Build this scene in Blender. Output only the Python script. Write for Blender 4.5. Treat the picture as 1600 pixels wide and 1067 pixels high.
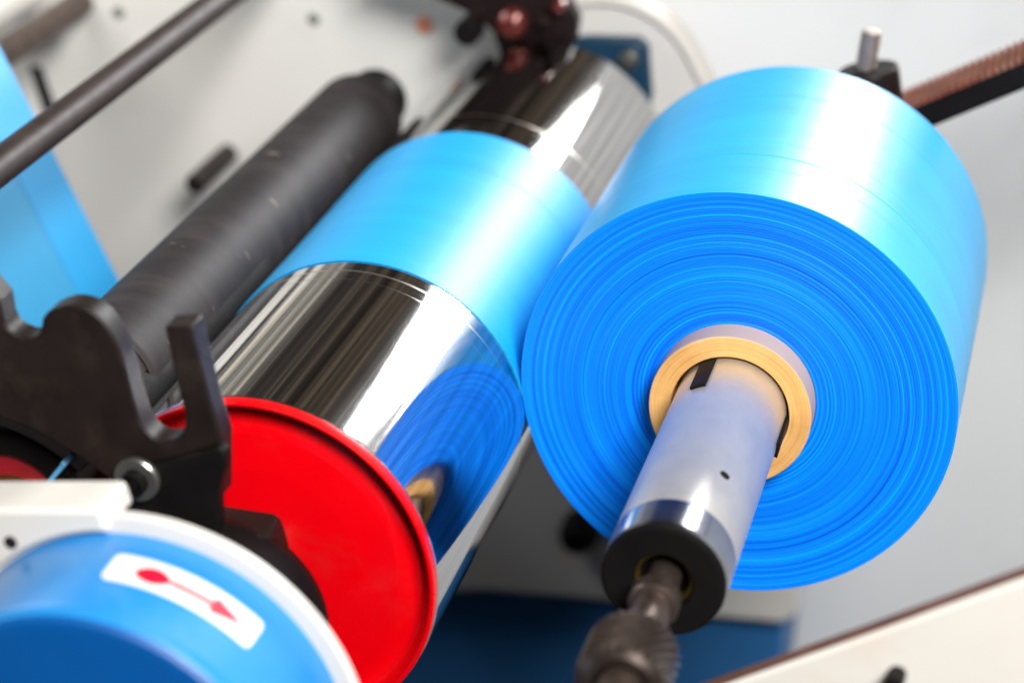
import bpy, bmesh, math, random
from mathutils import Vector, Matrix
random.seed(7)
S = 0.14                       # metres per working unit (drum radius 0.715 -> 10 cm)
PI = math.pi
sc = bpy.context.scene
for o in list(bpy.data.objects): bpy.data.objects.remove(o)

# ------------------------------------------------------------------ camera
ROT = Matrix(((0.84764463, 0.34208659, 0.40555559), (0.25505656, 0.40753648, -0.87684672), (-0.46523621, 0.84669403, 0.25819468)))
cd = bpy.data.cameras.new('camera'); cam = bpy.data.objects.new('camera', cd); sc.collection.objects.link(cam)
m = ROT.to_4x4(); m.translation = Vector((4.695, -8.481, 2.552)) * S
cam.matrix_world = m
cd.sensor_width = 36; cd.lens = 80.06; cd.clip_start = 0.05; cd.clip_end = 100
cd.dof.use_dof = True; cd.dof.focus_distance = 9.15 * S; cd.dof.aperture_fstop = 3.4; cd.dof.aperture_blades = 8
sc.camera = cam
sc.view_settings.view_transform = 'Standard'; sc.view_settings.look = 'None'
sc.view_settings.gamma = 1; sc.view_settings.use_curve_mapping = False
sc.view_settings.exposure = 0.0

# ------------------------------------------------------------------ world: dim workshop hall, long dark and pale stripes
w = bpy.data.worlds.new('World'); sc.world = w; w.use_nodes = True
nt = w.node_tree; nt.nodes.clear(); N = nt.nodes.new; LK = nt.links.new
def mth(nt, op, a, b=None, c=None):
    n = nt.nodes.new('ShaderNodeMath'); n.operation = op
    for i, v in enumerate((a, b, c)):
        if v is None: continue
        if isinstance(v, (int, float)): n.inputs[i].default_value = v
        else: nt.links.new(v, n.inputs[i])
    return n.outputs[0]
def ramp(nt, fac, stops, interp='LINEAR'):
    n = nt.nodes.new('ShaderNodeValToRGB'); n.color_ramp.interpolation = interp
    e = n.color_ramp.elements
    while len(e) < len(stops): e.new(0.5)
    for i, (p, c) in enumerate(stops):
        e[i].position = p; e[i].color = (*c, 1) if len(c) == 3 else c
    if fac is not None: nt.links.new(fac, n.inputs[0])
    return n.outputs[0]
def mixc(nt, fac, a, b, mode='MIX'):
    n = nt.nodes.new('ShaderNodeMix'); n.data_type = 'RGBA'; n.blend_type = mode
    for i, v in ((0, fac), (6, a), (7, b)):
        if isinstance(v, (int, float)): n.inputs[i].default_value = v
        elif isinstance(v, tuple): n.inputs[i].default_value = (*v, 1)
        else: nt.links.new(v, n.inputs[i])
    return n.outputs[2]
tc = N('ShaderNodeTexCoord'); sp = N('ShaderNodeSeparateXYZ'); LK(tc.outputs['Generated'], sp.inputs[0])
psi = mth(nt, 'ARCTAN2', sp.outputs[2], sp.outputs[0])
p01 = mth(nt, 'ADD', mth(nt, 'DIVIDE', psi, 2 * PI), 0.5)
base = ramp(nt, p01, [(0.0, (.25, .25, .25)), (0.08, (.03, .03, .035)), (0.44, (.03, .035, .045)), (0.48, (.2, .2, .2)), (0.535, (.75, .78, .85)), (0.575, (.45, .47, .5)), (0.64, (.10, .085, .07)),
                      (0.70, (.055, .047, .04)), (0.79, (.08, .072, .07)), (0.825, (.5, .5, .47)), (0.86, (.45, .45, .42)), (0.90, (.4, .4, .4)), (1.0, (.25, .25, .25))])
cx = N('ShaderNodeCombineXYZ'); LK(mth(nt, 'MULTIPLY', psi, 9.0), cx.inputs[0]); LK(mth(nt, 'MULTIPLY', sp.outputs[1], 1.3), cx.inputs[1])
ns = N('ShaderNodeTexNoise'); ns.inputs['Scale'].default_value = 1.0; ns.inputs['Detail'].default_value = 5; ns.inputs['Roughness'].default_value = .7
LK(cx.outputs[0], ns.inputs[0])
str_ = ramp(nt, ns.outputs[0], [(0.30, (.25, .25, .27)), (0.47, (.7, .68, .65)), (0.54, (1.2, 1.1, 1.0)), (0.60, (3.0, 2.7, 2.4)), (0.66, (1.3, 1.35, 1.3)), (0.8, (1.0, 1.0, 1.05))])
col = mixc(nt, 1.0, base, str_, 'MULTIPLY')
front = N('ShaderNodeMapRange'); LK(sp.outputs[1], front.inputs[0]); front.inputs[1].default_value = -.3; front.inputs[2].default_value = .5; front.inputs[3].default_value = .08; front.inputs[4].default_value = 1.0
col = mixc(nt, 1.0, col, front.outputs[0], 'MULTIPLY')
bg = N('ShaderNodeBackground'); bg.inputs[1].default_value = 0.85; LK(col, bg.inputs[0])
wo = N('ShaderNodeOutputWorld'); LK(bg.outputs[0], wo.inputs[0])

def area(name, loc, target, sx, sy, power, color=(1, 1, 1)):
    l = bpy.data.lights.new(name, 'AREA'); l.shape = 'RECTANGLE'; l.size = sx * S; l.size_y = sy * S; l.energy = power; l.color = color
    o = bpy.data.objects.new(name, l); sc.collection.objects.link(o)
    p = Vector(loc) * S; o.location = p
    o.rotation_euler = (Vector(target) * S - p).to_track_quat('-Z', 'Y').to_euler()
    return o
area('key_light', (11.8, -10.5, 6.1), (0.6, 0.3, 0), 5.2, 5.2, 96, (1.0, .985, .96))
area('hall_window', (7.7, 15.5, 4.35), (0.8, 0.5, 0.4), 4.6, 3.5, 41, (.97, .985, 1.0))
area('hall_window_pane', (7.9, 15.5, 1.95), (0.8, 0.5, 0.4), 4.6, .45, 5, (.97, .985, 1.0))
area('low_hall_window', (8.2, 15.5, .45), (0.8, 0.5, 0.2), 4.6, 1.3, 8, (.97, .985, 1.0))
area('panel_fill', (-2.0, 1.2, 5.2), (-1.2, 3.8, 1.2), 3.0, 1.4, 2.8, (1, .985, .96))  # added fill lamp that brightens the left of the side plate

# ------------------------------------------------------------------ mesh builder (axis of every roller is Y)
class MB:
    def __init__(s): s.v = []; s.f = []
    def add(s, vs, fs):
        k = len(s.v); s.v += vs; s.f += [tuple(i + k for i in f) for f in fs]; return s
    def lathe(s, prof, c=(0, 0), seg=160, close=False, wob=None):
        pp = [prof[0]]
        for (ya, ra), (yb, rb) in zip(prof[:-1], prof[1:]):      # support loops keep long faces flat-shaded along their length
            L_ = math.hypot(yb - ya, rb - ra)
            if L_ > .04:
                e = .006 / L_
                pp += [(ya + (yb - ya) * e, ra + (rb - ra) * e), (yb + (ya - yb) * e, rb + (ra - rb) * e)]
            pp.append((yb, rb))
        prof = pp
        vs = []; fs = []; n = len(prof)
        for j in range(seg):
            a = 2 * PI * j / seg
            for i, (y, r) in enumerate(prof):
                rr = r + (wob(a, y, r) if wob else 0)
                vs.append((c[0] + rr * math.cos(a), y, c[1] + rr * math.sin(a)))
        m_ = n if close else n - 1
        for j in range(seg):
            k = (j + 1) % seg
            for i in range(m_):
                i2 = (i + 1) % n
                fs.append((j * n + i, j * n + i2, k * n + i2, k * n + i))
        return s.add(vs, fs)
    def rod(s, a, b, r, seg=32, r2=None):
        a = Vector(a); b = Vector(b); d = (b - a).normalized(); r2 = r if r2 is None else r2
        u = d.orthogonal().normalized(); q = d.cross(u); vs = []; fs = []
        for p, rr in ((a, r), (b, r2)):
            for j in range(seg):
                t = 2 * PI * j / seg; vs.append(tuple(p + u * math.cos(t) * rr + q * math.sin(t) * rr))
        for j in range(seg): k = (j + 1) % seg; fs.append((j, k, seg + k, seg + j))
        fs.append(tuple(reversed(range(seg)))); fs.append(tuple(range(seg, 2 * seg)))
        return s.add(vs, fs)
    def prism(s, poly, y0, y1):
        n = len(poly); vs = [(x, y0, z) for x, z in poly] + [(x, y1, z) for x, z in poly]
        fs = [tuple(range(n)), tuple(reversed(range(n, 2 * n)))] + [(i, n + i, n + (i + 1) % n, (i + 1) % n) for i in range(n)]
        return s.add(vs, fs)
    def box(s, x0, x1, y0, y1, z0, z1): return s.prism([(x0, z0), (x1, z0), (x1, z1), (x0, z1)], y0, y1)

def build(name, mb, mat, parent=None, origin=None, bevel=0, bseg=3, smooth=True):
    org = origin if origin is not None else (tuple(parent['_o']) if parent is not None else (0, 0, 0))
    me = bpy.data.meshes.new(name)
    me.from_pydata([((x - org[0]) * S, (y - org[1]) * S, (z - org[2]) * S) for x, y, z in mb.v], [], mb.f)
    bm = bmesh.new(); bm.from_mesh(me); bmesh.ops.remove_doubles(bm, verts=bm.verts, dist=1e-6); bmesh.ops.recalc_face_normals(bm, faces=bm.faces)
    bm.to_mesh(me); bm.free()
    if smooth:
        me.shade_smooth(); me.set_sharp_from_angle(angle=math.radians(35))
    o = bpy.data.objects.new(name, me); sc.collection.objects.link(o)
    for m_ in (mat if isinstance(mat, (list, tuple)) else [mat]): me.materials.append(m_)
    if bevel:
        b = o.modifiers.new('bevel', 'BEVEL'); b.width = bevel * S; b.segments = bseg; b.limit_method = 'ANGLE'; b.angle_limit = math.radians(40)
        b.harden_normals = False
    if parent is not None: o.parent = parent; o['_o'] = list(org)
    else: o.location = Vector(org) * S; o['_o'] = list(org)
    return o
def tag(o, label=None, cat=None, group=None, kind=None):
    if label: o['label'] = label
    if cat: o['category'] = cat
    if group: o['group'] = group
    if kind: o['kind'] = kind
    return o
def thing(name, label, cat, origin, group=None):
    o = bpy.data.objects.new(name, None); sc.collection.objects.link(o); o.location = Vector(origin) * S; o['_o'] = list(origin)
    o.empty_display_size = 0.02
    return tag(o, label, cat, group)
def ccw(a0, a1, r, c=(0, 0), n=24):
    return [(c[0] + r * math.cos(math.radians(a0 + (a1 - a0) * i / n)), c[1] + r * math.sin(math.radians(a0 + (a1 - a0) * i / n))) for i in range(n + 1)]

# ------------------------------------------------------------------ materials
def newmat(name):
    m_ = bpy.data.materials.new(name); m_.use_nodes = True; nt_ = m_.node_tree
    return m_, nt_, nt_.nodes['Principled BSDF']
def coord(nt_): return nt_.nodes.new('ShaderNodeTexCoord').outputs['Object']
def noise(nt_, vec, scale, detail=4, rough=.5, dist=0):
    n = nt_.nodes.new('ShaderNodeTexNoise'); n.inputs['Scale'].default_value = scale; n.inputs['Detail'].default_value = detail
    n.inputs['Roughness'].default_value = rough; n.inputs['Distortion'].default_value = dist; nt_.links.new(vec, n.inputs[0]); return n.outputs[0]
def bump(nt_, bs, h, strength, dist):
    b = nt_.nodes.new('ShaderNodeBump'); b.inputs['Strength'].default_value = strength; b.inputs['Distance'].default_value = dist
    nt_.links.new(h, b.inputs['Height']); nt_.links.new(b.outputs[0], bs.inputs['Normal'])
def sep(nt_, v):
    s_ = nt_.nodes.new('ShaderNodeSeparateXYZ'); nt_.links.new(v, s_.inputs[0]); return s_.outputs
def comb(nt_, x, y, z):
    c_ = nt_.nodes.new('ShaderNodeCombineXYZ')
    for i, v in enumerate((x, y, z)):
        if isinstance(v, (int, float)): c_.inputs[i].default_value = v
        else: nt_.links.new(v, c_.inputs[i])
    return c_.outputs[0]
def polar(nt_):
    x, y, z = sep(nt_, coord(nt_))
    r = mth(nt_, 'SQRT', mth(nt_, 'ADD', mth(nt_, 'MULTIPLY', x, x), mth(nt_, 'MULTIPLY', z, z)))
    nrm = nt_.nodes.new('ShaderNodeVectorMath'); nrm.operation = 'NORMALIZE'; nt_.links.new(comb(nt_, x, 0.0, z), nrm.inputs[0])
    d = sep(nt_, nrm.outputs[0])
    return r, y, d[0], d[2]      # radius, along axis, unit direction

def paint(name, colr, rough=.45, spec=.5, metal=0, var=.12, scale=30, bmp=.1, dirt=None, dscale=12, coat=0):
    m_, t, b = newmat(name); v = coord(t)
    n1 = noise(t, v, scale, 5, .6)
    dark = tuple(c * (1 - var) for c in colr); lite = tuple(min(1, c * (1 + var)) for c in colr)
    c = ramp(t, n1, [(.3, dark), (.7, lite)])
    if dirt:
        n2 = noise(t, v, dscale, 8, .68, .4)
        c = mixc(t, ramp(t, n2, [(.52, (0, 0, 0)), (.75, (.75, .75, .75))]), c, dirt)
    t.links.new(c, b.inputs['Base Color'])
    rr = t.nodes.new('ShaderNodeMapRange'); t.links.new(noise(t, v, scale * 2.3, 4, .6), rr.inputs[0])
    rr.inputs[3].default_value = max(.02, rough - .08); rr.inputs[4].default_value = min(1, rough + .1); t.links.new(rr.outputs[0], b.inputs['Roughness'])
    b.inputs['Metallic'].default_value = metal; b.inputs['Specular IOR Level'].default_value = spec; b.inputs['Coat Weight'].default_value = coat
    if bmp: bump(t, b, noise(t, v, scale * 6, 3, .6), bmp, .0006)
    return m_

# blue film: outer skin of the wound roll
def film_skin(name):
    m_, t, b = newmat(name); r, y, dx, dz = polar(t)
    vec = comb(t, mth(t, 'MULTIPLY', y, 260), mth(t, 'MULTIPLY', dx, .7), mth(t, 'MULTIPLY', dz, .7))
    n1 = noise(t, vec, 1.0, 6, .65)
    n2 = noise(t, comb(t, mth(t, 'MULTIPLY', y, 40), mth(t, 'MULTIPLY', dx, 1.6), mth(t, 'MULTIPLY', dz, 1.6)), 1.0, 3, .5)
    c = ramp(t, n2, [(.3, (.0, .43, .94)), (.7, (.0, .50, .98))])
    t.links.new(c, b.inputs['Base Color'])
    b.inputs['Roughness'].default_value = .47; b.inputs['Specular IOR Level'].default_value = .85
    b.inputs['Coat Weight'].default_value = .3; b.inputs['Coat Roughness'].default_value = .34
    h = mth(t, 'ADD', mth(t, 'MULTIPLY', n1, .35), n2)
    for y0, wd, amp in ((.455, .0006, 4.0), (.30, .0004, 1.5), (.62, .0004, 1.8), (.78, .0004, 1.5), (1.02, .0004, 1.5), (1.245, .0007, 4.0), (1.45, .0004, 1.5)):
        g_ = mth(t, 'DIVIDE', mth(t, 'SUBTRACT', y, y0 * S), wd)
        h = mth(t, 'ADD', h, mth(t, 'MULTIPLY', mth(t, 'POWER', 2.718, mth(t, 'MULTIPLY', mth(t, 'MULTIPLY', g_, g_), -1.0)), amp))
    bump(t, b, h, .3, .0006)
    return m_
def film_edge(name):
    m_, t, b = newmat(name); r, y, dx, dz = polar(t)
    wv = noise(t, comb(t, dx, 0.0, dz), 1.1, 2, .5)
    rr = mth(t, 'ADD', mth(t, 'MULTIPLY', r, 1.0), mth(t, 'MULTIPLY', wv, .0014))
    fine = noise(t, comb(t, mth(t, 'MULTIPLY', rr, 1000), mth(t, 'MULTIPLY', dx, .12), mth(t, 'MULTIPLY', dz, .12)), 1.0, 3, .7)
    mid = noise(t, comb(t, mth(t, 'MULTIPLY', rr, 480), mth(t, 'MULTIPLY', dx, .15), mth(t, 'MULTIPLY', dz, .15)), 1.0, 3, .6)
    big = noise(t, comb(t, mth(t, 'MULTIPLY', rr, 45), 0.0, 0.0), 1.0, 2, .5)
    c1 = ramp(t, mid, [(.30, (.0, .07, .62)), (.40, (.0, .16, .90)), (.50, (.0, .20, .96)), (.60, (.0, .28, .98)), (.72, (.0, .38, .99))])
    c2 = ramp(t, fine, [(.33, (.1, .22, .50)), (.43, (.8, .82, .95)), (.55, (1.0, 1.0, 1.0)), (.66, (1.0, 1.35, 1.03))])
    c = mixc(t, 1.0, c1, c2, 'MULTIPLY')
    c = mixc(t, ramp(t, big, [(.4, (0, 0, 0)), (.65, (.3, .3, .3))]), c, (.0, .26, .95))
    t.links.new(c, b.inputs['Base Color'])
    b.inputs['Roughness'].default_value = .5; b.inputs['Specular IOR Level'].default_value = .2
    bump(t, b, mth(t, 'ADD', mth(t, 'MULTIPLY', mid, 1.0), mth(t, 'MULTIPLY', fine, .5)), .55, .0012)
    return m_
def film_web(name, alpha_mid=1.0, transl=.15, g=0.0):
    m_, t, b = newmat(name); x, y, z = sep(t, coord(t))
    n1 = noise(t, comb(t, mth(t, 'MULTIPLY', y, 120), mth(t, 'MULTIPLY', x, 3), mth(t, 'MULTIPLY', z, 3)), 1.0, 5, .6)
    t.links.new(ramp(t, n1, [(.3, (g * .5, .44 + g, .94)), (.7, (g * .5, .50 + g, .99))]), b.inputs['Base Color'])
    b.inputs['Roughness'].default_value = .48; b.inputs['Specular IOR Level'].default_value = .85
    b.inputs['Coat Weight'].default_value = .25; b.inputs['Coat Roughness'].default_value = .38
    bump(t, b, n1, .12, .0006)
    out = t.nodes['Material Output']
    tr = t.nodes.new('ShaderNodeBsdfTranslucent'); tr.inputs[0].default_value = (.02, .5, .98, 1)
    mx = t.nodes.new('ShaderNodeMixShader'); mx.inputs[0].default_value = transl
    t.links.new(b.outputs[0], mx.inputs[1]); t.links.new(tr.outputs[0], mx.inputs[2]); last = mx.outputs[0]
    if alpha_mid < 1:
        tp = t.nodes.new('ShaderNodeBsdfTransparent'); tp.inputs[0].default_value = (.6, .82, 1, 1)
        m2 = t.nodes.new('ShaderNodeMixShader'); m2.inputs[0].default_value = 1 - alpha_mid
        t.links.new(last, m2.inputs[1]); t.links.new(tp.outputs[0], m2.inputs[2]); last = m2.outputs[0]
    t.links.new(last, out.inputs[0])
    return m_
def chrome(name):
    m_, t, b = newmat(name); r, y, dx, dz = polar(t)
    b.inputs['Metallic'].default_value = 1; b.inputs['Roughness'].default_value = .055
    circ = noise(t, comb(t, mth(t, 'MULTIPLY', y, 420), mth(t, 'MULTIPLY', dx, 1.2), mth(t, 'MULTIPLY', dz, 1.2)), 1.0, 4, .7)
    smear = noise(t, comb(t, mth(t, 'MULTIPLY', y, 30), mth(t, 'MULTIPLY', dx, 3), mth(t, 'MULTIPLY', dz, 3)), 1.0, 4, .6)
    # thin worn rings just outside both film edges
    def ring(y0, wd, soft=.0002):
        return mth(t, 'SMOOTH_MIN', 1.0, mth(t, 'MAXIMUM', 0.0, mth(t, 'DIVIDE', mth(t, 'SUBTRACT', wd, mth(t, 'ABSOLUTE', mth(t, 'SUBTRACT', y, y0))), soft)), .01)
    rg = mth(t, 'MAXIMUM', mth(t, 'MAXIMUM', ring(-.100 * S, .0009), mth(t, 'MULTIPLY', ring(-.19 * S, .0005), .6)), ring(1.95 * S, .0010))
    rg = mth(t, 'MULTIPLY', rg, mth(t, 'ADD', .25, smear))
    rg = mth(t, 'MINIMUM', rg, 1.0)
    refl_streak = noise(t, comb(t, mth(t, 'MULTIPLY', y, 1.2), mth(t, 'MULTIPLY', dx, 22), mth(t, 'MULTIPLY', dz, 22)), 1.0, 5, .65)  # lengthwise reflection streaks, painted into the chrome's base colour
    cw = ramp(t, refl_streak, [(.30, (.50, .49, .48)), (.45, (.60, .595, .59)), (.55, (.66, .66, .655)), (.62, (.76, .75, .74)), (.70, (.62, .62, .62))])
    cd2 = ramp(t, refl_streak, [(.30, (.20, .19, .18)), (.42, (.42, .41, .39)), (.5, (.30, .29, .28)), (.57, (.62, .60, .58)), (.66, (.36, .35, .34)), (.75, (.6, .6, .6))])
    cw = mixc(t, mth(t, 'GREATER_THAN', y, 1.6 * S), cw, cd2)  # painted reflections get darker and harsher towards the far end
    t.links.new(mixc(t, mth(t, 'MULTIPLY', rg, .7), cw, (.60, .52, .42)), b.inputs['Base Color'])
    t.links.new(mth(t, 'ADD', mth(t, 'ADD', .025, mth(t, 'MULTIPLY', smear, .07)), mth(t, 'MULTIPLY', rg, .35)), b.inputs['Roughness'])
    bump(t, b, circ, .05, .0002)
    return m_
def turned(name, colr, rough=.3, metal=1.0, k=500, bs=.15, var=.1):
    m_, t, b = newmat(name); r, y, dx, dz = polar(t)
    n1 = noise(t, comb(t, mth(t, 'MULTIPLY', y, k), mth(t, 'MULTIPLY', dx, .8), mth(t, 'MULTIPLY', dz, .8)), 1.0, 4, .7)
    n2 = noise(t, comb(t, mth(t, 'MULTIPLY', y, 60), mth(t, 'MULTIPLY', dx, 2.5), mth(t, 'MULTIPLY', dz, 2.5)), 1.0, 5, .6)
    n3 = noise(t, comb(t, mth(t, 'MULTIPLY', r, 700), dx, dz), 1.0, 3, .6)
    t.links.new(ramp(t, n2, [(.3, tuple(c * (1 - var) for c in colr)), (.7, tuple(min(1, c * (1 + var)) for c in colr))]), b.inputs['Base Color'])
    b.inputs['Metallic'].default_value = metal
    t.links.new(mth(t, 'ADD', rough - .06, mth(t, 'MULTIPLY', n2, .14)), b.inputs['Roughness'])
    bump(t, b, mth(t, 'ADD', n1, n3), bs, .0003)
    return m_
def rubber(name):
    m_, t, b = newmat(name); r, y, dx, dz = polar(t)
    n1 = noise(t, comb(t, mth(t, 'MULTIPLY', y, 55), mth(t, 'MULTIPLY', dx, .6), mth(t, 'MULTIPLY', dz, .6)), 1.0, 5, .6)
    # short pale scuffs running round the roller near the middle
    sv = comb(t, mth(t, 'MULTIPLY', y, 260), mth(t, 'MULTIPLY', dx, 1.5), mth(t, 'MULTIPLY', dz, 1.5))
    n2 = noise(t, sv, 1.0, 1, .4)
    sc_ = ramp(t, n2, [(.765, (0, 0, 0)), (.785, (.7, .7, .7))])
    c = ramp(t, n1, [(.28, (.014, .011, .012)), (.5, (.024, .019, .020)), (.72, (.042, .033, .034))])
    c = mixc(t, sc_, c, (.42, .36, .27))
    t.links.new(c, b.inputs['Base Color']); b.inputs['Roughness'].default_value = .6; b.inputs['Specular IOR Level'].default_value = .3
    bump(t, b, noise(t, coord(t), 400, 3, .6), .12, .0005)
    return m_
def cardboard(name):
    m_, t, b = newmat(name); r, y, dx, dz = polar(t)
    n1 = noise(t, comb(t, mth(t, 'MULTIPLY', r, 700), mth(t, 'MULTIPLY', dx, .8), mth(t, 'MULTIPLY', dz, .8)), 1.0, 4, .6)
    n2 = noise(t, comb(t, mth(t, 'MULTIPLY', y, 200), mth(t, 'MULTIPLY', dx, 1.2), mth(t, 'MULTIPLY', dz, 1.2)), 1.0, 4, .6)
    t.links.new(ramp(t, mth(t, 'MULTIPLY', mth(t, 'ADD', n1, n2), .5), [(.35, (.50, .25, .07)), (.5, (.68, .37, .12)), (.65, (.80, .48, .19))]), b.inputs['Base Color'])
    b.inputs['Roughness'].default_value = .75; bump(t, b, n1, .25, .0005)
    return m_

M_skin = film_skin('roll_film_skin'); M_edge = film_edge('roll_film_edge')
M_web = film_web('film_web_wrap'); M_web_thick = film_web('film_web_folded', 1.0, .3, .06); M_web_thin = film_web('film_web_single', .60, .3, .15)
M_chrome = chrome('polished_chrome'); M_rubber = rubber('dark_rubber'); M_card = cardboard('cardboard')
M_red = paint('red_lacquer', (.78, .0, .004), .26, .5, var=.06, scale=14, bmp=.06, coat=.4, dirt=(.62, .012, .012), dscale=22)
M_redold = paint('dark_red_lacquer', (.30, .01, .02), .4, .5)
M_alu = turned('turned_aluminium', (.66, .61, .52), .36, .62, 300, .2, .06)
M_steel = turned('turned_steel', (.30, .31, .34), .20, 1, 300, .1, .15)
M_black = paint('black_oxide', (.006, .005, .005), .55, .12, var=.3, scale=40, bmp=.2)
M_blackedge = paint('dark_brown_steel', (.013, .008, .007), .45, .3, .05, var=.35, scale=50, bmp=.2, dirt=(.035, .024, .018), dscale=30)
M_bar = paint('burnished_steel', (.034, .022, .019), .5, .3, .1, var=.35, scale=60, bmp=.08)
M_oil = paint('oily_steel', (.13, .095, .08), .38, .5, .8, var=.4, scale=60, bmp=.25, dirt=(.03, .02, .018), dscale=60)
M_cream = paint('cream_machine_enamel', (.74, .71, .68), .42, .5, var=.03, scale=8, bmp=.1, dirt=(.60, .52, .44), dscale=5, coat=.1)
M_panel = paint('warm_grey_enamel', (.68, .66, .625), .4, .5, var=.03, scale=4, bmp=.08, dirt=(.56, .54, .50), dscale=3)
M_wall = paint('pale_blue_grey_enamel', (.73, .745, .755), .5, .4, var=.03, scale=3, bmp=.05, dirt=(.56, .57, .58), dscale=2)
M_ivory = paint('ivory_enamel', (.70, .665, .615), .4, .4, var=.04, scale=8, bmp=.1, dirt=(.66, .52, .40), dscale=7)
M_white = paint('white_enamel', (.86, .84, .80), .35, .5, var=.03, scale=10, bmp=.05)
M_blue = paint('blue_enamel', (.02, .24, .62), .3, .5, var=.06, scale=10, bmp=.06, dirt=(.16, .34, .62), dscale=5, coat=.1)
M_deep = paint('deep_blue_enamel', (.0, .085, .33), .45, .5, var=.05, scale=8, bmp=.06)
M_teal = paint('dark_teal_enamel', (.003, .035, .075), .45, .5, var=.1, scale=20)
M_hole = paint('dark_hole', (.012, .012, .012), .8, .2, var=.2)
M_orange = paint('orange_marker', (.72, .26, .14), .6, .3, var=.1)
M_bolt = paint('zinc_bolt', (.40, .40, .36), .3, .5, .9, var=.2, scale=50, bmp=.1)
M_redbolt = paint('red_brown_bolt', (.12, .020, .016), .25, .6, .3, var=.2, scale=40, bmp=.1)
M_maroon = paint('maroon_black_steel', (.009, .003, .003), .45, .3, .1, var=.3, scale=30)
M_brass = paint('brass_ring', (.16, .10, .018), .4, .5, .8, var=.2, scale=40)
M_rust = paint('rust_brown_steel', (.36, .11, .055), .4, .6, .5, var=.3, scale=90, bmp=.2, dirt=(.42, .30, .24), dscale=60)
M_label = paint('label_white', (.86, .86, .86), .35, .5, var=.01, bmp=0)
M_labelred = paint('label_red', (.72, .0, .03), .35, .5, var=.02, bmp=0)
M_labelpink = paint('label_pink', (.78, .10, .12), .4, .5, var=.02, bmp=0)
M_strap = paint('sky_blue_strap', (.10, .33, .58), .5, .4, var=.1)

RX, RZ = 1.544, -0.538           # shaft axis
R_D = 0.7146; R_R = 0.920

# ------------------------------------------------------------------ setting: panels and wall
def disc_recess(name, c, y, r, mat, parent, d=.012):   # shallow raised or dark boss on a panel face
    return build(name, MB().lathe([(y - d, 0.0001), (y - d, r * .85), (y - d * .6, r), (y + .02, r)], c, 32), mat, parent)

wall = build('wall', MB().box(-9, 9, 5.0, 5.2, -9, .8), M_wall, origin=(0, 5, -9)); tag(wall, kind='structure')
wall['label'] = 'pale blue grey sheet metal wall behind the machine'

# near frame side plate with rounded shoulder, ivory edge
M_stud2 = paint('grey_screw', (.22, .24, .20), .5, .4, .3)
plate = thing('side_plate', 'warm grey machine side plate with round ivory rimmed shoulder behind the rollers', 'machine frame', (0, 3.3, -3.2))
arc = ccw(-2, 78, 0.581, (0.289, 0.1), 20)
outl = [(-4.954, -1.55), (-4.954, 2.758), (-1.839, 2.758), (-0.801, 2.187), (-0.179, 1.304), (0.081, 0.889)] + arc[::-1] + [(0.875, -1.343), (0.714, -1.914), (0.34, -2.536), (0.029, -2.921), (-0.044, -3.055), (-0.116, -3.315), (-0.179, -3.419), (-0.282, -3.44), (-0.718, -3.232), (-1.289, -2.9), (-1.995, -2.568)]
build('plate', MB().prism(outl, 3.80, 3.95), M_panel, plate, bevel=.02)
rim = []
full = ccw(-2, 92, 0.597, (0.289, 0.1), 24)
inner = ccw(92, -2, 0.545, (0.289, 0.1), 24)
build('rim', MB().prism([(0.886, -1.0)] + full + inner + [(0.834, -1.0)], 3.77, 3.96), M_ivory, plate, bevel=.012)
for c, r in (((-2.229, 1.787), .047), ((-1.106, 1.235), .047)):
    disc_recess('screw_hole', c, 3.80, r * .8, M_stud2, plate)
build('paint_spot', MB().lathe([(3.786, .0001), (3.786, .045), (3.798, .052)], (-0.501, 0.918), 24), M_orange, plate)
build('slot', MB().prism([(-3.057, 1.396), (-2.973, 1.354), (-2.89, 1.708), (-2.963, 1.749)], 3.785, 3.82), M_hole, plate, bevel=.01)

pin = thing('guide_pin', 'short dark pin sticking out of the grey side plate left of the rubber roller', 'pin', (-2.055, 3.8, .73))
PX, PZ = -2.055, .73
build('pin_body', MB().lathe([(3.25, .0001), (3.25, .052), (3.26, .062), (3.795, .062)], (PX, PZ), 32), M_blackedge, pin)
knob = thing('round_knob', 'round black knob on the shaded plate behind the wound blue roll', 'knob', (-.93, 3.3, -2.16))
build('knob_body', MB().lathe([(3.58, .0001), (3.58, .08), (3.60, .10), (3.66, .12), (3.795, .125)], (-1.171, -2.362), 40), M_black, knob)

base_ = thing('base_frame', 'blue painted base frame below the grey side plate', 'machine base', (0, 3.5, -5.5))
build('beam', MB().prism([(-5.364, -1.652), (-5.364, -5.802), (-1.732, -5.802), (-0.342, -3.54), (-0.384, -3.208), (-1.421, -2.378)], 3.97, 4.85), paint('base_blue_enamel', (.03, .15, .38), .5, .3, var=.05, scale=8, bmp=.06), base_, bevel=.03)

# ------------------------------------------------------------------ dark clamp bracket above far end of drum
DX, DY, DZ = -.085, .25, -.03
def shp(p): return [(x + DX, z + DZ) for x, z in p]
br = thing('clamp_bracket', 'black bracket with red brown bolt heads above the far end of the chrome drum', 'bracket', (.3, 3.0, .7))
build('bracket_plate', MB().prism(shp([(-.35, 1.45), (.043, 1.011), (.10, .95), (.13, .88), (.152, .811), (.127, .74), (.45, .50), (.55, .58), (.622, .678), (.63, .80), (.50, 1.3)]), 3.262, 3.40), M_maroon, br, bevel=.025)
build('standoff', MB().rod((-.1, 3.39, 1.15), (-.1, 3.80, 1.15), .06), M_maroon, br)
build('clamp_knob', MB().lathe([(3.20, .0001), (3.20, .06), (3.22, .075), (3.34, .075)], (-.055, .855), 32), M_black, br)
build('arm', MB().rod((-.055, 3.30, .855), (.075, 3.30, .97), .05), M_maroon, br)
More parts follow.
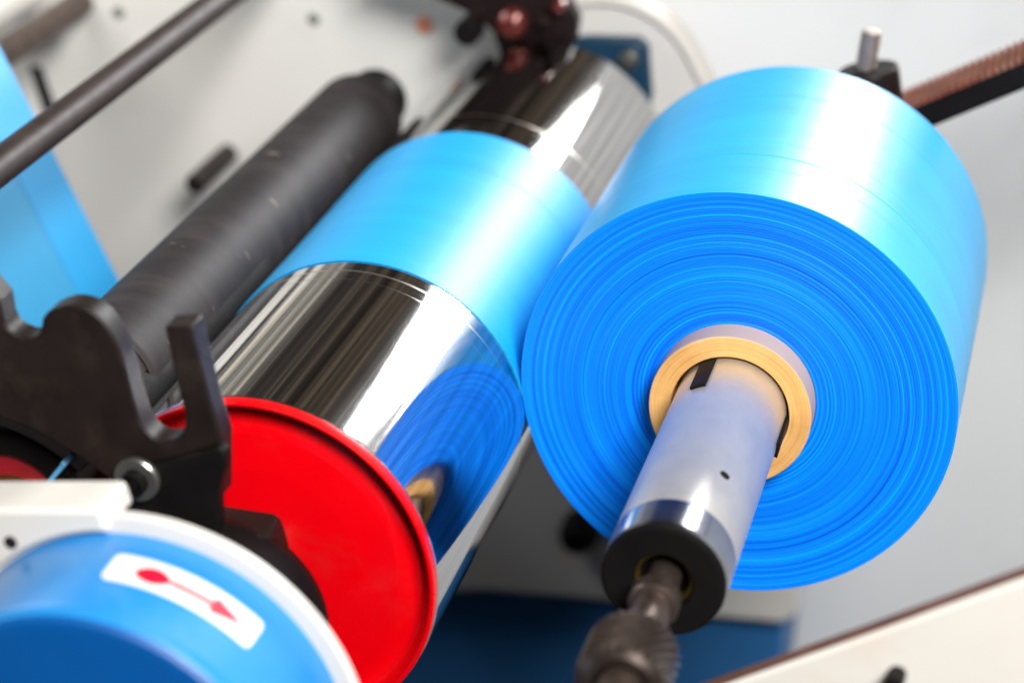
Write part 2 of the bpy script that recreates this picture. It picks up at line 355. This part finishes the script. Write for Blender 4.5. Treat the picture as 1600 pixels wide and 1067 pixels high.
for c, r, mt in (((.29, .825), .085, M_redbolt), ((.47, .765), .05, M_maroon), ((.585, .80), .04, M_redbolt)):
    build('bolt_head', MB().lathe([(3.17, .0001), (3.175, r * .5), (3.20, r * .9), (3.24, r), (3.27, r)], (c[0] + DX, c[1] + DZ), 32), mt, br)

bp = thing('bearing_plate', 'dark teal bearing plate with a bolt behind the far end of the chrome drum', 'bearing plate', (.5, 3.2, 0))
build('plate', MB().prism([(0.131, 0.546), (0.386, 0.468), (0.651, 0.338), (0.682, 0.276), (0.568, 0.006), (0.339, -0.306), (-0.18, -0.098)], 3.70, 3.795), M_teal, bp, bevel=.02)
build('bolt', MB().lathe([(3.64, .0001), (3.645, .04), (3.66, .055), (3.71, .06)], (0.558, 0.258), 24), M_bolt, bp)

# ------------------------------------------------------------------ rack rail and stud at right
rk = thing('toothed_rail', 'rust brown toothed rail running off to the right behind the wound blue roll', 'rack rail', (2.5, 2.2, -.3))
build('rail', MB().box(1.4, 4.6, 2.2, 2.56, -.385, -.262), M_black, rk, bevel=.012)
mb = MB()
for i in range(80):
    x = 1.45 + i * .038
    mb.prism([(x, -.2615), (x + .005, -.240), (x + .022, -.240), (x + .027, -.2615)], 2.202, 2.54)
tt = build('teeth', mb, M_rust, rk)
M_stud = paint('stud_steel', (.34, .29, .25), .42, .5, .6, var=.3, scale=60, bmp=.15)
st = thing('threaded_stud', 'short bright stud on a dark block behind the top of the wound roll', 'stud', (2.1, 2.2, -.2))
build('block', MB().rod((2.03, 2.25, -.26), (2.115, 2.25, .0), .15, 28), M_blackedge, st, bevel=.01)
build('stud', MB().rod((2.10, 2.25, .0), (2.215, 2.25, .165), .046, 24), M_stud, st, bevel=.008)
mb = MB()
for i in range(9):
    t0 = .1 + i * .1; p = Vector((2.10, 2.25, .0)).lerp(Vector((2.215, 2.25, .165)), t0); q = Vector((2.10, 2.25, .0)).lerp(Vector((2.215, 2.25, .165)), t0 + .045)
    mb.rod(p, q, .051, 24)
build('thread', mb, M_stud, st)

# ------------------------------------------------------------------ chrome drum
dr = thing('chrome_drum', 'large mirror chrome drum with red end face under the blue film', 'drum roller', (0, 0, 0))
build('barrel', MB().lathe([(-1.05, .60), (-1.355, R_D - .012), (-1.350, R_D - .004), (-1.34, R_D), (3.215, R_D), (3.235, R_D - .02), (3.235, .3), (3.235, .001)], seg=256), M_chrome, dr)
fl = build('end_flange', MB().lathe([(-1.345, .7135), (-1.372, .7135), (-1.384, .710), (-1.388, .703), (-1.386, .695), (-1.378, .689), (-1.335, .676), (-1.310, .662), (-1.298, .640), (-1.300, .615), (-1.312, .585), (-1.322, .55), (-1.332, .40), (-1.345, .001)], seg=200), M_red, dr)
hb = build('journal', MB().lathe([(-2.35, .14), (-1.34, .14)], seg=48), M_oil, dr)

# ------------------------------------------------------------------ housing, pulley cover in front of the drum
hs = thing('bearing_housing', 'black round bearing housing between the red drum end and the blue cover', 'bearing housing', (0, -1.9, 0))
build('ring', MB().lathe([(-1.62, .20), (-1.62, .33), (-1.70, .40), (-1.78, .432), (-2.2, .436), (-2.2, .20)], seg=96, close=True), M_black, hs)
build('lug', MB().prism([(.02, .43), (.16, .372), (.345, .265), (.362, .235), (.33, .12), (.2, .1), (0, .2)], -1.80, -1.62), M_blackedge, hs, bevel=.012)

cv = thing('pulley_cover', 'round blue pulley cover with ivory rim and direction label at the lower left', 'cover', (0, -2.42, 0))
build('rim', MB().lathe([(-2.385, .70), (-2.385, .785), (-2.39, .791), (-2.42, .793), (-2.426, .788), (-2.428, .78), (-2.428, .70)], seg=200, close=True), M_ivory, cv)
build('drum_shell', MB().lathe([(-2.40, .729), (-2.86, .7065), (-2.885, .702), (-2.902, .690)], seg=200), M_blue, cv)
build('front_disc', MB().lathe([(-2.902, .6885), (-2.915, .675), (-2.918, .65), (-2.918, .001)], seg=200), M_deep, cv)
# label curved round the shell
def shell_patch(a0, a1, y0, y1, r, n=40, prof=None):
    mb = MB(); vs = []; fs = []; off_ = r - .7
    for i in range(n + 1):
        t0 = i / n; a = math.radians(a0 + (a1 - a0) * t0)
        lo, hi = (y0, y1) if prof is None else prof(t0)
        for y, k_ in ((lo, 0), (hi, 0), (hi, .002), (lo, .002)):
            rr = .729 - .0489 * (-2.40 - y) + off_ + k_; vs.append((rr * math.cos(a), y, rr * math.sin(a)))
    for i in range(n):
        for k in range(4):
            j = (k + 1) % 4; fs.append((i * 4 + k, i * 4 + j, i * 4 + 4 + j, i * 4 + 4 + k))
    fs += [(0, 1, 2, 3), (n * 4 + 3, n * 4 + 2, n * 4 + 1, n * 4)]
    return mb.add(vs, fs)
def rounded(y0, y1, A, r0):
    def f(t):
        e = min(t, 1 - t) * A; k = max(0.0, 1 - e / r0); c_ = r0 * 1.0 * (1 - math.sqrt(max(0, 1 - k * k)))
        return (y0 + c_, y1 - c_)
    return f
lab = build('direction_label', shell_patch(62, 18.5, 0, 0, .7012, 80, rounded(-2.70, -2.555, .53, .018)), M_label, cv)
yc = -2.632
build('arrow_tail', shell_patch(54.5, 44.5, 0, 0, .7035, 30, lambda t: (yc - .040 * math.sin(PI * min(1, t * 1.0 + .02)) ** .6 - .002, yc + .040 * math.sin(PI * min(1, t + .02)) ** .6 + .002)), M_labelred, lab)
build('arrow_line', shell_patch(44.5, 32, 0, 0, .7035, 20, lambda t: (yc - .015, yc + .015)), M_labelpink, lab)
build('arrow_head', shell_patch(34, 23.5, 0, 0, .7035, 20, lambda t: (yc - .046 * (1 - t) ** .8 - .001 if t > .12 else yc - .008, yc + .046 * (1 - t) ** .8 + .001 if t > .12 else yc + .008)), M_labelred, lab)

bx = thing('frame_block', 'ivory cast frame block with one dark screw hole beside the blue cover', 'machine frame', (-.3, -2.35, .8))
poly = [(-1.2, 1.34), (-.05, .904), (.283, .778), (.298, .765), (.281, .705)] + ccw(68, 140, .738, n=16) + [(-1.2, .3)]
build('block', MB().prism(poly, -2.455, -2.235), M_ivory, bx, bevel=.018)
build('screw_hole', MB().lathe([(-2.459, .0001), (-2.459, .018), (-2.4575, .024), (-2.45, .024)], (-.083, .783), 24), M_hole, bx)

# ------------------------------------------------------------------ black cradle bracket
cr = thing('cradle_bracket', 'black steel cradle bracket with rounded lobe and upright finger at the left', 'bracket', (.15, -1.8, .3))
poly = [(-.9, 1.75), (-.135, 1.75), (-.073, 1.433), (-.104, 1.366), (-.110, 1.33), (-.098, 1.302), (-.072, 1.275), (-.042, 1.262), (-.015, 1.262), (.002, 1.272), (.022, 1.29), (.041, 1.312), (.075, 1.325), (.113, 1.327), (.148, 1.322), (.179, 1.311), (.21, 1.29), (.232, 1.263),
        (.25, 1.225), (.256, 1.185), (.255, 1.113), (.235, 1.038), (.209, .963), (.173, .849), (.167, .81), (.169, .783), (.178, .756), (.194, .736), (.216, .724), (.245, .715), (.272, .718), (.30, .730), (.32, .748), (.345, .785), (.37, .86),
        (.46, 1.11), (.556, 1.071), (.517, .96), (.458, .772), (.425, .65), (.30, .45), (-.02, .45), (-.05, .62), (-.14, .80), (-.25, .96), (-.36, 1.06), (-.9, 1.45)]
build('cradle_plate', MB().prism(poly, -1.80, -1.69), M_blackedge, cr, bevel=.010)
build('lower_plate', MB().prism([(-.02, .66), (.05, .70), (.20, .665), (.428, .645), (.446, .625), (.425, .575), (.37, .525), (.345, .50), (.275, .385), (.15, .22), (-.15, .22), (-.18, .42)], -1.86, -1.80), M_black, cr, bevel=.008)
build('washer', MB().lathe([(-1.860, .03), (-1.885, .03), (-1.885, .080), (-1.88, .085), (-1.860, .085)], (.079, .652), 48, close=True), M_bolt, cr)
build('bolt_head', MB().lathe([(-1.925, .0001), (-1.925, .018), (-1.905, .022), (-1.905, .032), (-1.925, .036), (-1.920, .048), (-1.862, .050)], (.079, .652), 36), M_black, cr)

# second small roller end behind the cradle
gr2 = thing('small_roller', 'small red faced roller end with black rim half hidden behind the cradle bracket', 'roller', (-.662, -1.6, .66))
build('rim', MB().lathe([(-1.60, .225), (-1.62, .235), (-1.62, .315), (-1.60, .325), (.5, .325)], (-.662, .66), 96), M_black, gr2)
build('red_disc', MB().lathe([(-1.597, .226), (-1.59, .10)], (-.662, .66), 96), M_redold, gr2)
build('hub', MB().lathe([(-1.66, .001), (-1.66, .12), (-1.64, .135), (-1.58, .135)], (-.662, .66), 64), M_brass, gr2)
gd = thing('grey_guard', 'curved dark grey guard over the small roller at the left edge', 'guard', (-.8, -1.6, .5))
build('guard_shell', MB().prism(ccw(20, 100, .79, (-.962, .449)) + ccw(100, 20, .70, (-.962, .449)), -1.62, -1.3), paint('grey_steel', (.09, .085, .09), .4, .6, .5), gd, bevel=.006)
sp_ = build('blue_strap', MB().prism([(-.290, .775), (-.305, .765), (-.485, .690), (-.48, .676), (-.28, .755)], -1.70, -1.62), M_strap, origin=(-.38, -1.62, .72), bevel=.003)
tag(sp_, 'narrow sky blue strap between the cradle bracket and the ivory block', 'strap')

# ------------------------------------------------------------------ rubber nip roller
GX, GZ = -.578, .785
nr = thing('rubber_roller', 'dark grey rubber covered roller pressed against the left of the chrome drum', 'roller', (GX, 0, GZ))
build('sleeve', MB().lathe([(-.80, .236), (-.785, .244), (-.77, .247), (2.555, .247), (2.585, .242), (2.59, .225), (2.59, .08)], (GX, GZ), 128), M_rubber, nr)
build('end_sleeve', MB().lathe([(-1.30, .06), (-1.30, .21), (-1.29, .225), (-.79, .228)], (GX, GZ), 128), M_rubber, nr)
build('far_bearing', MB().lathe([(2.591, .10), (2.60, .165), (2.90, .172), (2.92, .16), (2.90, .001)], (GX, GZ), 64), M_black, nr)
build('near_journal', MB().lathe([(-1.42, .001), (-1.42, .06), (-1.29, .06)], (GX, GZ), 32), M_oil, nr)

# ------------------------------------------------------------------ bars top left
BX, BZ = -.93, 1.68
b1 = build('idler_bar', MB().lathe([(-2.4, .001), (-2.4, .080), (3.79, .080)], (BX, BZ), 64), M_bar, origin=(BX, 3.3, BZ)); tag(b1, 'thin dark burnished steel bar crossing the top left in front of the blue film', 'bar')
X2, Z2 = -2.42, 1.94
b2 = thing('guide_rod', 'brownish steel rod with a collar behind the film at the top left corner', 'rod', (X2, 3.3, Z2))
build('rod', MB().lathe([(-1.5, .001), (-1.5, .085), (3.79, .085)], (X2, Z2), 48), M_oil, b2)
build('collar', MB().lathe([(2.10, .084), (2.10, .098), (2.25, .098), (2.25, .084)], (X2, Z2), 48), M_oil, b2)
b3 = build('white_tube', MB().lathe([(-1.5, .001), (-1.5, .12), (3.79, .12)], (-2.7, 2.16), 48), M_white, origin=(-2.7, 3.3, 2.16)); tag(b3, 'glossy white tube in the extreme top left corner', 'tube')

# ------------------------------------------------------------------ blue film web: hanging sheet then wrapped over the drum
fw = thing('film_web', 'bright blue plastic film hanging at the left and wrapped over the chrome drum', 'plastic film', (0, 0, 0))
def ribbon(path, y0, y1, t, ny=1):
    mb = MB(); vs = []; fs = []; n = len(path)
    for i, (x, z) in enumerate(path):
        a = Vector(path[max(0, i - 1)]); b = Vector(path[min(n - 1, i + 1)]); d = (b - a).normalized(); nn = Vector((-d.y, d.x))
        for k in range(2):
            for y in (y0, y1):
                vs.append((x + nn.x * t * k, y, z + nn.y * t * k))
    for i in range(n - 1):
        k = i * 4
        fs += [(k, k + 1, k + 5, k + 4), (k + 2, k + 6, k + 7, k + 3), (k, k + 4, k + 6, k + 2), (k + 1, k + 3, k + 7, k + 5)]
    fs += [(0, 2, 3, 1), (4 * n - 4, 4 * n - 3, 4 * n - 1, 4 * n - 2)]
    return mb.add(vs, fs)
wrap = [(.0, 0)] and ccw(134, -21, R_D + .002, n=140)
W = 1.669
mb = ribbon(wrap, 0, .40, .0034); mb.add(*(lambda r_: (r_.v, r_.f))(ribbon(wrap, .40, 1.25, .0020))); mb.add(*(lambda r_: (r_.v, r_.f))(ribbon(wrap, 1.25, W, .0034)))
build('drum_wrap', mb, M_web, fw)
hang = [(-1.70, 2.9), (-1.74, 2.02), (-1.79, 1.36), (-1.84, .68), (-1.90, -.2), (-1.93, -.75), (-1.90, -.86), (-1.83, -.90), (-1.76, -.86), wrap[0]]
mb = ribbon(hang, 1.27, W, .006)
build('folded_margin', mb, M_web_thick, fw)
mb = ribbon(hang, .40, 1.27, .004); build('single_layer', mb, M_web_thin, fw)
mb = ribbon(hang, 0, .40, .006); build('folded_margin', mb, M_web_thick, fw)
idl = build('idler_roller', MB().lathe([(-1.2, .001), (-1.2, .09), (3.29, .09)], (-1.835, -.795), 48), M_oil, origin=(-1.835, 3.3, -.795)); tag(idl, 'steel idler roller low behind the drum where the film turns', 'roller')

# ------------------------------------------------------------------ wound roll of blue film
rl = thing('film_roll', 'large wound roll of bright blue plastic film resting against the chrome drum', 'film roll', (RX, 0, RZ))
rnd = random.Random(3)
prof = []                                    # front face, slightly stepped layers from core to rim
r = .3395; y = .0; off = 0.0
while r < R_R - .012:
    off += rnd.uniform(-.0016, .0016); off *= .8
    prof.append((off, r)); r += rnd.uniform(.006, .018)
    prof.append((off + rnd.uniform(-.0008, .0008), r - .001))
prof.append((.0, R_R - .006))
bk = [(W, R_R - .004), (W, .339)]
def wob(a, y, r_): return .0015 * math.sin(2 * a + .6 + r_ * 3) + .001 * math.sin(3 * a + r_ * 9)
build('wound_edge', MB().lathe(prof, (RX, RZ), 256, wob=wob), M_edge, rl)
sk = [(.0, R_R - .006), (.003, R_R - .001)]
yy = .012
ridges = {.455: .0008, 1.24: .0008}
ys = sorted(set([.012 + i * .02 for i in range(83)] + list(ridges)))
for q in ys:
    d = ridges.get(q, rnd.uniform(-.0003, .0003)); sk.append((q, R_R + d))
sk += [(W - .003, R_R - .001), (W, R_R - .006)]
build('outer_skin', MB().lathe(sk, (RX, RZ), 256), M_skin, rl)
build('far_edge', MB().lathe([(W, R_R - .006), (W, .339)], (RX, RZ), 128), M_edge, rl)
M_paper = paint('lilac_grey_paper', (.50, .37, .30), .6, .4, var=.04, scale=20, bmp=.05)
core = build('core', MB().lathe([(-.127, .3365), (-.128, .333), (-.128, .250), (-.122, .246), (1.78, .246)], (RX, RZ), 160), M_card, rl)
build('core_skin', MB().lathe([(1.78, .339), (-.124, .339), (-.127, .3365)], (RX, RZ), 160), M_paper, core)

# ------------------------------------------------------------------ winding shaft
sh = thing('winding_shaft', 'silver winding shaft through the cardboard core with black collar and knurled nut', 'shaft', (RX, 0, RZ))
build('sleeve', MB().lathe([(-1.33, .20), (-1.33, .230), (-1.325, .232), (2.6, .232), (2.61, .2)], (RX, RZ), 128), M_alu, sh)
# expanding leaf slots near the core
def leaf(a0, a1, y0, y1, r0=.2322, r1=.2385, cen=(RX, RZ)):
    mb = MB(); vs = []; fs = []; n = 10
    for i in range(n + 1):
        a = math.radians(a0 + (a1 - a0) * i / n)
        for yv, rr in ((y0, r0), (y1, r0), (y1, r1), (y0, r1)): vs.append((cen[0] + rr * math.cos(a), yv, cen[1] + rr * math.sin(a)))
    for i in range(n):
        for k in range(4):
            j = (k + 1) % 4; fs.append((i * 4 + k, i * 4 + j, i * 4 + 4 + j, i * 4 + 4 + k))
    fs += [(0, 1, 2, 3), (n * 4 + 3, n * 4 + 2, n * 4 + 1, n * 4)]
    return mb.add(vs, fs)
for a0 in (77, -43, 197): build('expanding_leaf', leaf(a0, a0 + 16, -.37, 1.9, .2322, .2455), M_black, sh, bevel=.002)
def on_shaft(a, y, r=.2325): a = math.radians(a); return Vector((RX + r * math.cos(a), y, RZ + r * math.sin(a)))
for a, yv in ((26.6, -1.03), (150, -1.0)):
    p = on_shaft(a, yv, .226); q = on_shaft(a, yv, .2335)
    build('valve_hole', MB().rod(p, q, .021, 24), M_hole, sh)
col_ = build('collar', MB().lathe([(-1.33, .231), (-1.335, .2325), (-1.50, .2325), (-1.515, .230)], (RX, RZ), 128), M_steel, sh)
build('collar_face', MB().lathe([(-1.515, .230), (-1.528, .222), (-1.532, .21), (-1.532, .115), (-1.50, .105), (-1.49, .10)], (RX, RZ), 128), M_black, sh)
build('brass_ring', MB().lathe([(-1.49, .108), (-1.510, .106), (-1.513, .100), (-1.505, .094), (-1.48, .092)], (RX, RZ), 64), M_brass, sh)
build('recess', MB().lathe([(-1.48, .09), (-1.44, .085), (-1.44, .001)], (RX, RZ), 64), M_black, sh)
build('journal', MB().lathe([(-1.44, .062), (-1.62, .064), (-1.625, .085), (-1.635, .092), (-1.70, .092), (-1.71, .086), (-1.715, .070), (-1.93, .073), (-1.94, .08)], (RX, RZ), 64), M_oil, sh)
# knurled nut: ridged barrel
kp = []
mbk = MB(); vs = []; fs = []; seg = 52; rows = [(-1.945, .075, 0), (-1.955, .14, 0), (-1.985, .172, 0), (-2.0, .185, 1), (-2.03, .188, 1), (-2.06, .188, 1), (-2.09, .188, 1), (-2.12, .188, 1), (-2.15, .188, 1), (-2.18, .188, 1), (-2.21, .186, 1), (-2.235, .175, 0), (-2.25, .15, 0), (-2.25, .12, 0), (-2.22, .11, 0), (-2.20, .08, 0)]
for j in range(seg):
    a = 2 * PI * j / seg
    for i, (yv, rr, k) in enumerate(rows):
        rr = rr * .84
        q = rr + k * .007 * (1 if (j + i) % 2 else -1)
        vs.append((RX + q * math.cos(a), yv, RZ + q * math.sin(a)))
n = len(rows)
for j in range(seg):
    k = (j + 1) % seg
    for i in range(n - 1): fs.append((j * n + i, j * n + i + 1, k * n + i + 1, k * n + i))
mbk.add(vs, fs)
nut = build('knurled_nut', mbk, paint('knurled_steel', (.065, .048, .040), .36, .5, .7, var=.4, scale=90, bmp=.2), sh, smooth=False)
build('end_stub', MB().lathe([(-2.22, .085), (-2.40, .082), (-2.50, .070), (-2.515, .05), (-2.515, .001)], (RX, RZ), 48), M_oil, sh)

# ------------------------------------------------------------------ front right side frame
fr = thing('front_frame', 'ivory front side frame with brown worn top edge at the lower right', 'machine frame', (2.3, -2, -3))
build('frame_plate', MB().prism([(1.2, -.80), (1.71, -.765), (2.32, -.745), (2.9, -.72), (4.6, -.65), (4.6, -4), (1.2, -4)], -2.0, -1.94), M_ivory, fr, bevel=.02)
build('worn_edge', MB().prism([(1.2, -.790), (1.71, -.755), (2.32, -.735), (2.9, -.71), (4.6, -.64), (4.6, -.65), (2.9, -.72), (2.32, -.745), (1.71, -.765), (1.2, -.80)], -1.995, -1.945), paint('worn_brown_edge', (.13, .06, .04), .55, .3, .1, var=.3, scale=40), fr, bevel=.002)
build('bolt', MB().rod((2.345, -1.995, -.915), (2.345, -2.09, -.905), .032, 24), M_black, fr, bevel=.006)
for o in bpy.data.objects:
    if '_o' in o: del o['_o']
sc.render.engine = 'CYCLES'
